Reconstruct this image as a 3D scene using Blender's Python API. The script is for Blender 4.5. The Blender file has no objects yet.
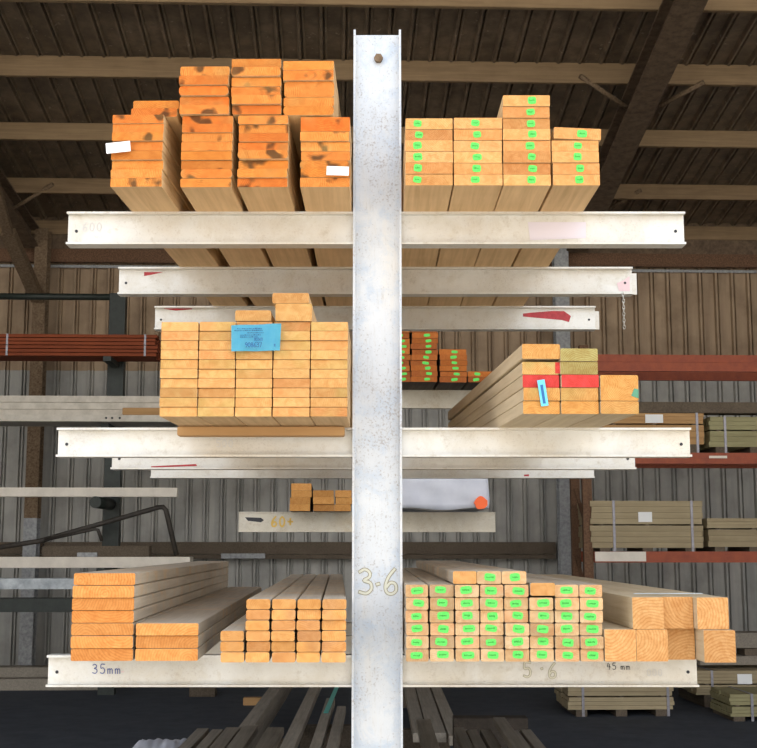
import bpy, bmesh, math, random
from mathutils import Vector, Matrix, Euler
random.seed(7)
SC = bpy.context.scene
COL = SC.collection
# ------------------------------------------------------------------ camera
F = 1230.0; CX = 378.5; CY = 374.0; TH = math.atan(174.0/F); EYE = 1.5
cT, sT = math.cos(TH), math.sin(TH)
PSI = math.radians(2.0); cP, sP = math.cos(PSI), math.sin(PSI)
cam = bpy.data.objects.new('camera', bpy.data.cameras.new('camera'))
COL.objects.link(cam); SC.camera = cam
cam.location = (0, 0, EYE); cam.rotation_euler = (math.pi/2+TH, 0, 0)
cam.data.sensor_fit = 'HORIZONTAL'; cam.data.sensor_width = 36; cam.data.lens = 36*F/757.0
cam.data.clip_end = 300

def ray(px, py):
    u = (px-CX)/F; v = (CY-py)/F
    return u, cT-v*sT, sT+v*cT
def at(px, py, Y):                       # rack frame = world
    dx, dy, dz = ray(px, py); s = Y/dy
    return dx*s, EYE+dz*s
def bat(px, py, yb):                     # building frame (2 degrees round the camera spot)
    dx, dy, dz = ray(px, py)
    bx = dx*cP+dy*sP; by = -dx*sP+dy*cP; s = yb/by
    return bx*s, EYE+dz*s
def X_at(px, Y, z):
    return (px-CX)*(Y*cT+(z-EYE)*sT)/F
def B(x, y, z):
    return Vector((x*cP-y*sP, x*sP+y*cP, z))

# ------------------------------------------------------------------ tagging
def tag(o, label, cat, group=None, kind=None):
    if label:
        n = len(label.split())
        if not 4 <= n <= 16: print('LABELLEN', n, label)
        o['label'] = label
    if cat: o['category'] = cat
    if group: o['group'] = group
    if kind: o['kind'] = kind
    return o
def empty(name, loc=(0, 0, 0), rz=0):
    o = bpy.data.objects.new(name, None); COL.objects.link(o)
    o.location = loc; o.rotation_euler = (0, 0, rz); o.empty_display_size = .1
    return o

# ------------------------------------------------------------------ materials
def nodes(name):
    m = bpy.data.materials.new(name); m.use_nodes = True
    nt = m.node_tree; nt.nodes.clear()
    out = nt.nodes.new('ShaderNodeOutputMaterial'); b = nt.nodes.new('ShaderNodeBsdfPrincipled')
    nt.links.new(b.outputs[0], out.inputs[0])
    return m, nt, b
def N(nt, t, **k):
    n = nt.nodes.new(t)
    for a, v in k.items():
        if a.startswith('i_'): n.inputs[a[2:].replace('_', ' ')].default_value = v
        else: setattr(n, a, v)
    return n
def math_n(nt, op, a, b=None, c=None):
    n = nt.nodes.new('ShaderNodeMath'); n.operation = op
    for i, v in enumerate((a, b, c)):
        if v is None: continue
        if hasattr(v, 'links'): nt.links.new(v, n.inputs[i])
        else: n.inputs[i].default_value = v
    return n.outputs[0]
def ramp(nt, fac, stops):
    r = nt.nodes.new('ShaderNodeValToRGB'); e = r.color_ramp.elements
    while len(e) < len(stops): e.new(.5)
    for i, (p, c) in enumerate(stops):
        e[i].position = p; e[i].color = (*c, 1) if len(c) == 3 else c
    nt.links.new(fac, r.inputs[0]); return r.outputs[0]
def mix(nt, fac, a, b, mode='MIX'):
    n = nt.nodes.new('ShaderNodeMix'); n.data_type = 'RGBA'; n.blend_type = mode; n.clamp_factor = True
    for i, v in ((0, fac), (6, a), (7, b)):
        if hasattr(v, 'links'): nt.links.new(v, n.inputs[i])
        elif i: n.inputs[i].default_value = (*v, 1)
        else: n.inputs[0].default_value = v
    return n.outputs[2]
def noise(nt, vec, scale, detail=4, rough=.6, dist=0):
    n = nt.nodes.new('ShaderNodeTexNoise'); n.inputs['Scale'].default_value = scale
    n.inputs['Detail'].default_value = detail; n.inputs['Roughness'].default_value = rough
    n.inputs['Distortion'].default_value = dist
    if vec is not None: nt.links.new(vec, n.inputs['Vector'])
    return n.outputs['Fac']
def objvec(nt, scale=(1, 1, 1), rnd=True):
    tc = nt.nodes.new('ShaderNodeTexCoord'); mp = nt.nodes.new('ShaderNodeMapping')
    mp.inputs['Scale'].default_value = scale
    nt.links.new(tc.outputs['Object'], mp.inputs['Vector'])
    if rnd:
        oi = nt.nodes.new('ShaderNodeObjectInfo')
        c = nt.nodes.new('ShaderNodeCombineXYZ')
        for i, k in enumerate((37.1, 91.7, 53.3)): nt.links.new(math_n(nt, 'MULTIPLY', oi.outputs['Random'], k), c.inputs[i])
        nt.links.new(c.outputs[0], mp.inputs['Location'])
    return mp.outputs[0]
def bump(nt, bsdf, h, strength=.3, dist=.002):
    b = nt.nodes.new('ShaderNodeBump'); b.inputs['Strength'].default_value = strength; b.inputs['Distance'].default_value = dist
    nt.links.new(h, b.inputs['Height']); nt.links.new(b.outputs[0], bsdf.inputs['Normal'])

def end_mat(name, stops, freq=1500, contrast=.35, smudge=0, stain=None):
    """sawn end grain: growth rings round a pith that differs from board to board"""
    m, nt, b = nodes(name)
    tc = N(nt, 'ShaderNodeTexCoord'); oi = N(nt, 'ShaderNodeObjectInfo'); sp = N(nt, 'ShaderNodeSeparateXYZ')
    nt.links.new(tc.outputs['Object'], sp.inputs[0])
    r1 = oi.outputs['Random']
    r2 = math_n(nt, 'FRACT', math_n(nt, 'MULTIPLY', r1, 17.31)); r3 = math_n(nt, 'FRACT', math_n(nt, 'MULTIPLY', r1, 71.7))
    cx = math_n(nt, 'MULTIPLY', math_n(nt, 'SUBTRACT', r2, .5), .16)
    cz = math_n(nt, 'SUBTRACT', math_n(nt, 'MULTIPLY', r3, .16), .06)
    dx = math_n(nt, 'SUBTRACT', sp.outputs[0], cx); dz = math_n(nt, 'SUBTRACT', sp.outputs[2], cz)
    rr = math_n(nt, 'SQRT', math_n(nt, 'ADD', math_n(nt, 'MULTIPLY', dx, dx), math_n(nt, 'MULTIPLY', dz, dz)))
    ov = objvec(nt)
    n1 = noise(nt, ov, 22, 3, .5); n2 = noise(nt, ov, 140, 3, .7)
    rr = math_n(nt, 'ADD', rr, math_n(nt, 'MULTIPLY', n1, .018))
    s = math_n(nt, 'SINE', math_n(nt, 'MULTIPLY', rr, freq))
    s = math_n(nt, 'MULTIPLY_ADD', s, .5, .5)
    s = math_n(nt, 'POWER', s, 2.0)
    base = ramp(nt, math_n(nt, 'ADD', math_n(nt, 'MULTIPLY', r3, .75), math_n(nt, 'MULTIPLY', n1, .3)), stops)
    dark = mix(nt, 1, base, (.66, .47, .30), 'MULTIPLY')
    c = mix(nt, math_n(nt, 'MULTIPLY', s, contrast*1.6), base, dark)
    c = mix(nt, math_n(nt, 'MULTIPLY', math_n(nt, 'SUBTRACT', n2, .42), 1.3), c, mix(nt, 1, base, (.8, .62, .42), 'MULTIPLY'))
    if smudge:
        nb = noise(nt, ov, 16, 2, .5)
        f = ramp(nt, math_n(nt, 'ADD', nb, math_n(nt, 'MULTIPLY', r2, .05)), [(0.0, (0, 0, 0)), (.63, (0, 0, 0)), (.70, (1, 1, 1))])
        c = mix(nt, math_n(nt, 'MULTIPLY', f, smudge), c, (.06, .035, .015))
    if stain:
        nb = noise(nt, ov, 9, 2, .5)
        f = ramp(nt, nb, [(0.0, (0, 0, 0)), (.54, (0, 0, 0)), (.68, (1, 1, 1))])
        c = mix(nt, math_n(nt, 'MULTIPLY', f, stain[3]), c, stain[:3])
    n4 = noise(nt, ov, 45, 4, .7, .8)
    c = mix(nt, ramp(nt, n4, [(.40, (0, 0, 0)), (.62, (.62, .62, .62))]), c, mix(nt, 1, c, (.78, .62, .46), 'MULTIPLY'))
    r4 = math_n(nt, 'FRACT', math_n(nt, 'MULTIPLY', r1, 39.7))
    c = mix(nt, 1, c, ramp(nt, r4, [(0, (.70, .66, .62)), (.3, (.86, .84, .80)), (1, (1, 1, 1))]), 'MULTIPLY')
    nt.links.new(c, b.inputs['Base Color']); b.inputs['Roughness'].default_value = .8
    b.inputs['Specular IOR Level'].default_value = .2
    bump(nt, b, n2, .25, .002)
    return m
def side_mat(name, a, bcol, stripe=60, blotch=None):
    """sawn long faces, grain along local Y"""
    m, nt, b = nodes(name)
    v = objvec(nt, (stripe, 2.2, stripe)); n1 = noise(nt, v, 1, 4, .6, .6)
    v2 = objvec(nt, (1, 1, 1)); n2 = noise(nt, v2, 5, 3, .6)
    oi = N(nt, 'ShaderNodeObjectInfo')
    f = math_n(nt, 'ADD', math_n(nt, 'MULTIPLY', n1, .7), math_n(nt, 'MULTIPLY', n2, .3))
    f = math_n(nt, 'ADD', f, math_n(nt, 'MULTIPLY', math_n(nt, 'SUBTRACT', oi.outputs['Random'], .5), .18))
    c = ramp(nt, f, [(.3, a), (.7, bcol)])
    if blotch:
        c = mix(nt, ramp(nt, noise(nt, v2, 9, 3, .6), [(.52, (0, 0, 0)), (.66, (.75, .75, .75))]), c, blotch)
    nt.links.new(c, b.inputs['Base Color']); b.inputs['Roughness'].default_value = .85
    b.inputs['Specular IOR Level'].default_value = .2
    bump(nt, b, n1, .3, .002)
    return m
def plain(name, col, rough=.6, metal=0, var=.0, scale=20, vcol=None, spec=.4, bmp=0):
    m, nt, b = nodes(name)
    b.inputs['Roughness'].default_value = rough; b.inputs['Metallic'].default_value = metal
    b.inputs['Specular IOR Level'].default_value = spec
    n = noise(nt, objvec(nt), scale, 4, .65)
    c2 = vcol or tuple(x*(1-var) for x in col)
    nt.links.new(ramp(nt, n, [(.35, col), (.68, c2)]), b.inputs['Base Color'])
    if bmp: bump(nt, b, n, bmp, .004)
    return m
def galv(name, base, dark, rust=None, speck=.5, metal=.35, rough=.5, streak=(.80, .66, .42), samt=.5, sax=(1, 1, 1), mottle=(.62, .58, .50)):
    m, nt, b = nodes(name)
    v = objvec(nt)
    n1 = noise(nt, v, 6, 5, .6); n2 = noise(nt, v, 160, 3, .7)
    vs = objvec(nt, sax); n3 = noise(nt, vs, 3, 4, .6)
    vo = N(nt, 'ShaderNodeTexVoronoi'); vo.inputs['Scale'].default_value = 45; nt.links.new(v, vo.inputs['Vector'])
    c = ramp(nt, n1, [(.3, base), (.75, dark)])
    c = mix(nt, math_n(nt, 'MULTIPLY', ramp(nt, vo.outputs['Color'], [(.2, (0, 0, 0)), (.8, (1, 1, 1))]), .12), c, dark)
    c = mix(nt, ramp(nt, n3, [(.5, (0, 0, 0)), (.72, (samt,)*3)]), c, streak)
    n5 = noise(nt, v, 11, 6, .75, .5); n6 = noise(nt, vs, 23, 5, .8)
    c = mix(nt, ramp(nt, n5, [(.48, (0, 0, 0)), (.66, (.8, .8, .8))]), c, mottle)
    c = mix(nt, ramp(nt, n6, [(.55, (0, 0, 0)), (.72, (.55, .55, .55))]), c, tuple(x*.62 for x in streak))
    f = ramp(nt, math_n(nt, 'ADD', math_n(nt, 'MULTIPLY', n2, .7), math_n(nt, 'MULTIPLY', n1, .35)), [(.58, (0, 0, 0)), (.66, (speck,)*3)])
    c = mix(nt, f, c, rust or tuple(x*.45 for x in dark))
    nt.links.new(c, b.inputs['Base Color'])
    b.inputs['Metallic'].default_value = metal; b.inputs['Roughness'].default_value = rough
    bump(nt, b, n2, .15, .001)
    return m

M = {}
M['e_orange'] = end_mat('end_grain_orange', [(.1, (.74, .28, .05)), (.5, (.80, .33, .08)), (.95, (.78, .20, .03))], smudge=.85, stain=(.42, .30, .10, .35), contrast=.5)
M['e_peach'] = end_mat('end_grain_peach', [(.1, (.76, .46, .18)), (.6, (.78, .38, .14)), (.95, (.76, .46, .20))], contrast=.25)
M['e_yellow'] = end_mat('end_grain_yellow', [(.1, (.70, .43, .17)), (.5, (.76, .44, .17)), (.95, (.76, .38, .15))], contrast=.25, stain=(.50, .42, .14, .4))
M['e_treated'] = end_mat('end_grain_treated', [(.1, (.70, .42, .16)), (.9, (.78, .42, .13))], freq=1700, contrast=.5, stain=(.40, .38, .14, .5))
M['e_green'] = end_mat('end_grain_green', [(.1, (.42, .38, .15)), (.9, (.50, .42, .17))], contrast=.45)
M['e_pink'] = end_mat('end_grain_painted', [(.1, (.70, .06, .06)), (.9, (.76, .10, .09))], contrast=.2)
M['e_wide'] = end_mat('end_grain_wide', [(.1, (.82, .40, .13)), (.9, (.84, .36, .10))], contrast=.3, freq=900)
M['e_small'] = end_mat('end_grain_small', [(.1, (.78, .43, .17)), (.6, (.84, .45, .15)), (.95, (.66, .33, .13))], contrast=.3, stain=(.42, .22, .12, .4))
M['e_pale'] = end_mat('end_grain_pale', [(.1, (.70, .51, .31)), (.6, (.74, .50, .27)), (.95, (.70, .42, .23))], contrast=.25, stain=(.42, .40, .28, .35))
M['e_square'] = end_mat('end_grain_square', [(.1, (.72, .42, .18)), (.9, (.76, .42, .17))], freq=800, contrast=.3)
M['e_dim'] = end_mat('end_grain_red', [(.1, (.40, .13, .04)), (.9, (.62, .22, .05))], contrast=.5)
M['e_brown'] = end_mat('end_grain_brown', [(.1, (.62, .34, .11)), (.9, (.70, .38, .13))], contrast=.5)
M['s_tan'] = side_mat('sawn_face_tan', (.80, .56, .31), (.56, .37, .19))
M['s_grey'] = side_mat('sawn_face_weathered', (.62, .54, .43), (.44, .37, .29), blotch=(.62, .45, .28))
M['s_green'] = side_mat('sawn_face_treated', (.70, .58, .40), (.52, .40, .25))
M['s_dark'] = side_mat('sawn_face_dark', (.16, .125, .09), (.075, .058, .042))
M['s_black'] = side_mat('sawn_face_blackened', (.075, .06, .048), (.04, .033, .027))
M['s_mid'] = side_mat('sawn_face_aged', (.33, .29, .235), (.19, .165, .135))
M['galv_post'] = galv('galvanised_post', (.68, .69, .70), (.52, .55, .59), metal=.25, rough=.5, speck=.75, rust=(.34, .30, .28), sax=(6, 6, .8), samt=.5, streak=(.70, .64, .55), mottle=(.46, .53, .62))
M['galv_arm'] = galv('galvanised_arm', (.76, .74, .69), (.60, .58, .54), metal=.15, rough=.5, speck=.3, rust=(.40, .33, .28), samt=.6, streak=(.70, .60, .45))
M['galv_arm_back'] = galv('grimy_arm', (.64, .58, .47), (.50, .45, .36), metal=.1, rough=.6, speck=.5, rust=(.3, .2, .1), samt=.7, streak=(.52, .40, .24))
M['green_tag'] = plain('green_tag_paper', (.07, .62, .07), .6, var=.35, scale=300, vcol=(.16, .72, .14))
M['tag_ink'] = plain('tag_print_ink', (.02, .18, .02), .6)
M['white_paper'] = plain('white_paper', (.85, .85, .84), .5)
M['ink_black'] = plain('black_marker_ink', (.03, .03, .035), .6)
M['ink_blue'] = plain('blue_marker_ink', (.06, .09, .28), .6)
M['ink_faint'] = plain('faded_stencil_ink', (.60, .58, .56), .7)
M['ink_red'] = plain('red_paint', (.50, .05, .06), .6, var=.3, scale=60)
M['ink_pinkwash'] = plain('faded_pink_paint', (.74, .55, .56), .6)
M['ink_purple'] = plain('faded_purple_marker', (.70, .64, .70), .6)
M['ink_yellow'] = plain('yellow_crayon', (.66, .64, .52), .7)
M['ink_olive'] = plain('olive_outline', (.30, .26, .16), .7)
M['ink_orange'] = plain('orange_crayon', (.68, .44, .10), .7)
M['blue_paper'] = plain('blue_tag_plastic', (.12, .55, .80), .45, vcol=(.18, .62, .84), scale=30)
M['label_ink'] = plain('label_print_ink', (.03, .13, .33), .6)
M['red_beam'] = plain('red_rack_paint', (.36, .075, .025), .55, vcol=(.26, .05, .02), scale=12)
M['rust'] = plain('rusty_steel', (.10, .05, .028), .85, vcol=(.20, .11, .06), scale=60, bmp=.4)
M['rust_pale'] = plain('rusty_pale_steel', (.24, .17, .105), .85, vcol=(.11, .065, .035), scale=45, bmp=.3)
M['zinc_dirty'] = plain('dirty_zinc', (.40, .41, .41), .6, .1, vcol=(.24, .24, .25), scale=30)
M['dark_green'] = plain('dark_green_paint', (.024, .032, .026), .5, vcol=(.014, .018, .015), scale=15)
M['dark_steel'] = plain('dark_steel', (.06, .05, .04), .6, vcol=(.03, .026, .022), scale=20)
M['purlin'] = side_mat('purlin_timber', (.33, .23, .13), (.21, .14, .08), stripe=30)
M['rafter'] = plain('rafter_steel', (.17, .115, .07), .8, vcol=(.085, .055, .035), scale=14, bmp=.2)
M['red_plank'] = side_mat('red_primed_timber', (.30, .075, .03), (.20, .05, .022), stripe=40)
M['grey_beam'] = plain('grey_primed_steel', (.66, .61, .53), .7, vcol=(.50, .46, .39), scale=9)
M['cream_beam'] = plain('cream_painted_beam', (.80, .73, .63), .6, vcol=(.68, .62, .53), scale=8)
M['blue_beam'] = plain('pale_zinc_beam', (.58, .62, .64), .5, .1, vcol=(.32, .35, .38), scale=10)
M['wrap'] = plain('white_plastic_wrap', (.62, .63, .68), .4, vcol=(.54, .55, .62), scale=5, bmp=.35)
M['spray'] = plain('orange_spray_paint', (1.0, .16, .04), .6)
M['teal'] = plain('teal_plastic_strap', (.05, .42, .36), .4)
M['steel_strap'] = plain('steel_strap', (.30, .29, .32), .4, .4, var=.3)
M['pack'] = side_mat('packed_timber', (.42, .34, .21), (.29, .23, .14), stripe=25)
M['pack_tan'] = side_mat('packed_tan_timber', (.52, .31, .14), (.40, .23, .10), stripe=25)
M['pack_green'] = side_mat('packed_green_timber', (.36, .33, .18), (.26, .23, .12), stripe=25)
for k in ('pack', 'pack_tan', 'pack_green', 'purlin', 'red_plank'):       # grain along X for things laid across
    for n in M[k].node_tree.nodes:
        if n.type == 'MAPPING' and n.inputs['Scale'].default_value[0] > 5:
            s = n.inputs['Scale'].default_value[0]; n.inputs['Scale'].default_value = (1.6, s, s)

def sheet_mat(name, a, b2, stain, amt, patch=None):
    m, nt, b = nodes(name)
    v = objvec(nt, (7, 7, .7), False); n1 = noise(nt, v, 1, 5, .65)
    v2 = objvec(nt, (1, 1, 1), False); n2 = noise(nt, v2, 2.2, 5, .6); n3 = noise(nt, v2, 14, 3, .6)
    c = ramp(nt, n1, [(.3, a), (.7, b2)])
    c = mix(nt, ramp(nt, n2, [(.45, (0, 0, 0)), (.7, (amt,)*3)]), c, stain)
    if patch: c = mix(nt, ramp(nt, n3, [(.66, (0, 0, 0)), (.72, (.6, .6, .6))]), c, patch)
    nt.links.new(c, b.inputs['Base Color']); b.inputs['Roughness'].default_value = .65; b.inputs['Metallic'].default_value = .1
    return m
M['wall_up'] = sheet_mat('brown_upper_sheet', (.44, .32, .205), (.29, .20, .125), (.16, .10, .055), .7)  # upper back wall sheets, browner than the lower course
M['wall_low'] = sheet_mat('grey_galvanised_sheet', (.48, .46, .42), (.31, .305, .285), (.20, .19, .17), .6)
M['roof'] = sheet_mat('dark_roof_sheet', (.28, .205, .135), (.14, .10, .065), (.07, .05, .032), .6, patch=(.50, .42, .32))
M['asphalt'] = plain('dark_floor', (.034, .042, .056), .8, vcol=(.055, .064, .082), scale=6, bmp=.2)
M['concrete'] = plain('pale_yard_concrete', (.50, .46, .40), .85, vcol=(.42, .39, .34), scale=4)

# ------------------------------------------------------------------ mesh helpers
class MB:
    def __init__(s): s.bm = bmesh.new()
    def box(s, x0, x1, y0, y1, z0, z1, mi=0, bev=0):
        vs = [s.bm.verts.new((x, y, z)) for x in (x0, x1) for y in (y0, y1) for z in (z0, z1)]
        fs = [(0, 1, 3, 2), (4, 6, 7, 5), (0, 4, 5, 1), (2, 3, 7, 6), (0, 2, 6, 4), (1, 5, 7, 3)]
        out = []
        for f in fs:
            q = s.bm.faces.new([vs[i] for i in f]); q.material_index = mi; out.append(q)
        if bev:
            es = list({e for q in out for e in q.edges})
            bmesh.ops.bevel(s.bm, geom=es, offset=bev, segments=2, affect='EDGES', clamp_overlap=True)
        return s
    def prism(s, prof, y0, y1, mi=0, cap=None, axis='Y', segs=1, bend=None):
        """closed profile (x,z) extruded along Y (or along X when axis='X': profile is (y,z))"""
        rings = []
        for k in range(segs+1):
            t = k/segs; y = y0+(y1-y0)*t; dz = bend(t) if bend else 0
            rings.append([s.bm.verts.new((p[0], y, p[1]+dz) if axis == 'Y' else (y, p[0], p[1]+dz)) for p in prof])
        n = len(prof)
        for k in range(segs):
            for i in range(n):
                f = s.bm.faces.new((rings[k][i], rings[k][(i+1) % n], rings[k+1][(i+1) % n], rings[k+1][i])); f.material_index = mi
        c = mi if cap is None else cap
        f = s.bm.faces.new(rings[0][::-1]); f.material_index = c
        f = s.bm.faces.new(rings[-1]); f.material_index = c
        return s
    def tube(s, pts, r, n=10, mi=0):
        pts = [Vector(p) for p in pts]; rings = []
        for i, p in enumerate(pts):
            d = (pts[min(i+1, len(pts)-1)]-pts[max(i-1, 0)]).normalized()
            up = Vector((0, 0, 1)) if abs(d.z) < .9 else Vector((1, 0, 0))
            a = d.cross(up).normalized(); b = d.cross(a)
            rings.append([s.bm.verts.new(p+a*r*math.cos(2*math.pi*k/n)+b*r*math.sin(2*math.pi*k/n)) for k in range(n)])
        for i in range(len(pts)-1):
            for k in range(n):
                f = s.bm.faces.new((rings[i][k], rings[i][(k+1) % n], rings[i+1][(k+1) % n], rings[i+1][k])); f.material_index = mi; f.smooth = True
        s.bm.faces.new(rings[0][::-1]).material_index = mi; s.bm.faces.new(rings[-1]).material_index = mi
        return s
    def bar(s, a, b, w, h, mi=0):
        a, b = Vector(a), Vector(b); d = (b-a); L = d.length; d.normalize()
        up = Vector((0, 0, 1)) if abs(d.z) < .95 else Vector((0, 1, 0))
        sx = d.cross(up).normalized(); sz = sx.cross(d)
        vs = [s.bm.verts.new(p+sx*i*w/2+sz*j*h/2) for p in (a, b) for i, j in ((-1, -1), (1, -1), (1, 1), (-1, 1))]
        for f in ((3, 2, 1, 0), (4, 5, 6, 7), (0, 1, 5, 4), (1, 2, 6, 5), (2, 3, 7, 6), (3, 0, 4, 7)):
            s.bm.faces.new([vs[i] for i in f]).material_index = mi
        return s
    def build(s, name, mats, parent=None, loc=(0, 0, 0), rot=(0, 0, 0), smooth=False):
        me = bpy.data.meshes.new(name)
        bmesh.ops.recalc_face_normals(s.bm, faces=s.bm.faces); s.bm.to_mesh(me); s.bm.free()
        for m in (mats if isinstance(mats, (list, tuple)) else [mats]): me.materials.append(M[m] if isinstance(m, str) else m)
        if smooth:
            for p in me.polygons: p.use_smooth = True
        o = bpy.data.objects.new(name, me); COL.objects.link(o)
        o.location = loc; o.rotation_euler = rot; o.parent = parent
        return o
def rrect(w, t, r, n=3, jit=0):
    pts = []
    for cx, cz, a0 in ((w/2-r, r, -90), (w/2-r, t-r, 0), (-w/2+r, t-r, 90), (-w/2+r, r, 180)):
        for k in range(n+1):
            a = math.radians(a0+90*k/n); pts.append((cx+r*math.cos(a), cz+r*math.sin(a)))
    return pts

# handwriting strokes in a unit box, x right, y up
GL = {
 '3': [[(.08, .9), (.35, 1), (.62, .88), (.6, .68), (.3, .55), (.66, .45), (.72, .2), (.45, .02), (.08, .08)]],
 '6': [[(.62, 1), (.3, .7), (.12, .35), (.18, .08), (.45, 0), (.7, .14), (.66, .4), (.4, .46), (.2, .3)]],
 '5': [[(.7, 1), (.2, 1), (.16, .58), (.5, .62), (.72, .4), (.66, .12), (.4, 0), (.1, .08)]],
 '4': [[(.3, 1), (.08, .4), (.75, .4)], [(.55, .8), (.5, 0)]],
 'm': [[(.05, .5), (.08, 0)], [(.08, .38), (.25, .52), (.38, .4), (.4, 0)], [(.4, .38), (.58, .52), (.72, .4), (.76, 0)]],
 '.': [[(.3, .45), (.4, .47)]],
 ',': [[(.3, .1), (.5, .1)]],
 '0': [[(.4, 1), (.12, .75), (.12, .25), (.4, 0), (.68, .25), (.68, .75), (.4, 1)]],
 '9': [[(.68, .7), (.4, .5), (.14, .75), (.4, 1), (.68, .8), (.6, .3), (.35, 0)]],
 '8': [[(.4, .52), (.14, .75), (.4, 1), (.66, .75), (.4, .52), (.1, .25), (.4, 0), (.7, .25), (.4, .52)]],
 '7': [[(.1, 1), (.7, 1), (.3, 0)]],
 '+': [[(.1, .5), (.7, .5)], [(.4, .8), (.4, .2)]],
 '-': [[(.1, .5), (.6, .5)]],
}
def smooth(p, n=4):
    out = []
    for i in range(len(p)-1):
        a, b, c, d = p[max(i-1, 0)], p[i], p[i+1], p[min(i+2, len(p)-1)]
        for k in range(n):
            t = k/n
            out.append(tuple(.5*(2*b[j]+(c[j]-a[j])*t+(2*a[j]-5*b[j]+4*c[j]-d[j])*t*t+(3*b[j]-a[j]-3*c[j]+d[j])*t**3) for j in (0, 1)))
    return out+[p[-1]]
def write(mb, text, x, z, h, sw, y, mi=0, adv=.85, th=.0006):
    """flat pen strokes on a plane facing -Y"""
    for ch in text:
        if ch == ' ': x += h*.5; continue
        for st in GL[ch]:
            st = smooth(st) if len(st) > 3 else st
            P = [Vector((x+p[0]*h*.75, z+p[1]*h)) for p in st]
            rows = []
            for k, p in enumerate(P):
                d = P[min(k+1, len(P)-1)]-P[max(k-1, 0)]
                if d.length < 1e-9: d = Vector((1, 0))
                d.normalize(); n = Vector((-d.y, d.x))*sw/2
                q = p-d*sw*.4 if k == 0 else (p+d*sw*.4 if k == len(P)-1 else p)
                rows.append([mb.bm.verts.new((c.x, y-th-1e-6*k, c.y)) for c in (q+n, q-n)])
            for k in range(len(rows)-1):
                f = mb.bm.faces.new((rows[k][0], rows[k][1], rows[k+1][1], rows[k+1][0])); f.material_index = mi
        x += h*adv*(.45 if ch in '.,' else 1)
    return x

ORD = ['zeroth', 'bottom', 'second', 'third', 'fourth', 'fifth', 'sixth', 'seventh', 'eighth', 'ninth', 'tenth', 'eleventh']
# ------------------------------------------------------------------ rack geometry
DF, DD = 3.391, .72
ZT = {'top': (EYE+.940, .010), 'mid': (EYE+.328, .016), 'low': (EYE-.285, 0.0)}
def zt(t, Y):
    z, s = ZT[t]; return z+s*(Y-DF)
XC = -.012
rack = empty('cantilever_rack', (XC, DF+.72, 0))
tag(rack, 'galvanised steel cantilever rack with one tall central post and tiers of arms', 'storage rack')
def ibeam_x(mb, x0, x1, y, z0, h, fw=.05, ft=.006, wt=.007):
    mb.box(x0, x1, y, y+wt, z0+ft, z0+h-ft)
    mb.box(x0, x1, y-fw*.42, y+fw*.58, z0+h-ft, z0+h); mb.box(x0, x1, y-fw*.42, y+fw*.58, z0, z0+ft)
POSTW = .136; PX = .0085
for k in range(3):
    y = DF+k*DD; zt_ = [2.976, 2.96, 2.94][k]
    mb = MB(); x = PX-.001*k
    mb.box(x-POSTW/2+.006, x+POSTW/2-.006, y+.002, y+.010, 0, zt_-.004)
    for s in (-1, 1):
        a, b = sorted((x+s*POSTW/2, x+s*(POSTW/2-.006)))
        mb.box(a, b, y-.028, y+.05, 0, zt_)
    mb.box(x-.2, x+.2, y-.12, y+.14, 0, .012)
    p = mb.build('post', 'galv_post', rack, (-0, -(DF+.72), 0))
    if k == 0:
        for (px, py, r) in ((378.5, 59, .013),):
            X, Z = at(px, py, DF)
            q = MB().tube([(X-XC, y-.012, Z), (X-XC, y+.002, Z)], r, 6).build('bolt_head', 'rust_pale', p)
            q['label'] = 'rusty bolt head'
        w = MB(); X, Z = at(357.5, 594, DF); X -= XC
        for mi, sw, yy in ((0, .0100, .0016), (1, .0064, .0009)):
            write(w, '3', X+.002, Z, .066, sw, DF+yy, mi); write(w, '.', X+.038, Z-.004, .066, sw, DF+yy, mi); write(w, '6', X+.070, Z, .066, sw, DF+yy, mi)
        w.build('painted_number', ['ink_olive', 'ink_yellow'], p)['label'] = 'outlined handwritten 3.6'
# arm ends measured per arm: (tier, k, px left end, px right end)
ARMS = [('top', 0, 68, 684), ('top', 1, 119, 632), ('top', 2, 155, 595), ('mid', 0, 58, 690), ('mid', 1, 112, 635), ('mid', 2, 151, 594), ('low', 0, 48, 697), ('low', 1, 112, 634), ('low', 2, 152, 590)]
AH = {'top': .094, 'mid': .080, 'low': .083, 'base': .09}
arms = {}
for t, k, pl, pr in ARMS+[('base', 0, 0, 0), ('base', 1, 0, 0), ('base', 2, 0, 0)]:
    Y = DF+k*DD; h = AH[t]; z = zt(t, Y) if t != 'base' else .60
    for s, pe in ((-1, pl), (1, pr)):
        xe = X_at(pe, Y, z-.04)-XC if t != 'base' else s*.87
        xi = PX+s*POSTW/2-.001*k
        a, b = sorted((xi, xe))
        mb = MB(); ibeam_x(mb, a, b, Y+.002, z-h, h)
        o = mb.build('arm', 'galv_arm', rack, (0, -(DF+.72), 0))
        arms[(t, k, s)] = o
        if t != 'base':   # pin hole near the tip, shown as a dark plug
            hx = xe-s*.024*(1+.0*k)
            MB().tube([(hx, Y+.0005, z-h*.55), (hx, Y+.004, z-h*.55)], .0045, 10).build('pin_hole', 'ink_black', o)
        if t == 'top' and k in (1, 2) and s > 0:
            MB().box(xe+.0005, xe+.020, Y+.02, Y+.028, z-h+.006, z-.014).build('end_plate', 'galv_arm', o)
def arm_text(key, px, py, text, h, sw, mat, y=.0015):
    t, k, s = key; Y = DF+k*DD; X, Z = at(px, py, Y)
    w = MB(); write(w, text, X-XC, Z, h, sw, Y+y, 0); w.build('handwriting', mat, arms[key])
arm_text(('low', 0, -1), 92, 673.5, '35mm', .024, .0024, 'ink_blue')
arm_text(('low', 0, -1), 121, 674.5, '-', .014, .003, 'ink_pinkwash')
arm_text(('low', 0, 1), 607, 669.5, '45 mm', .017, .0019, 'ink_black')
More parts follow.
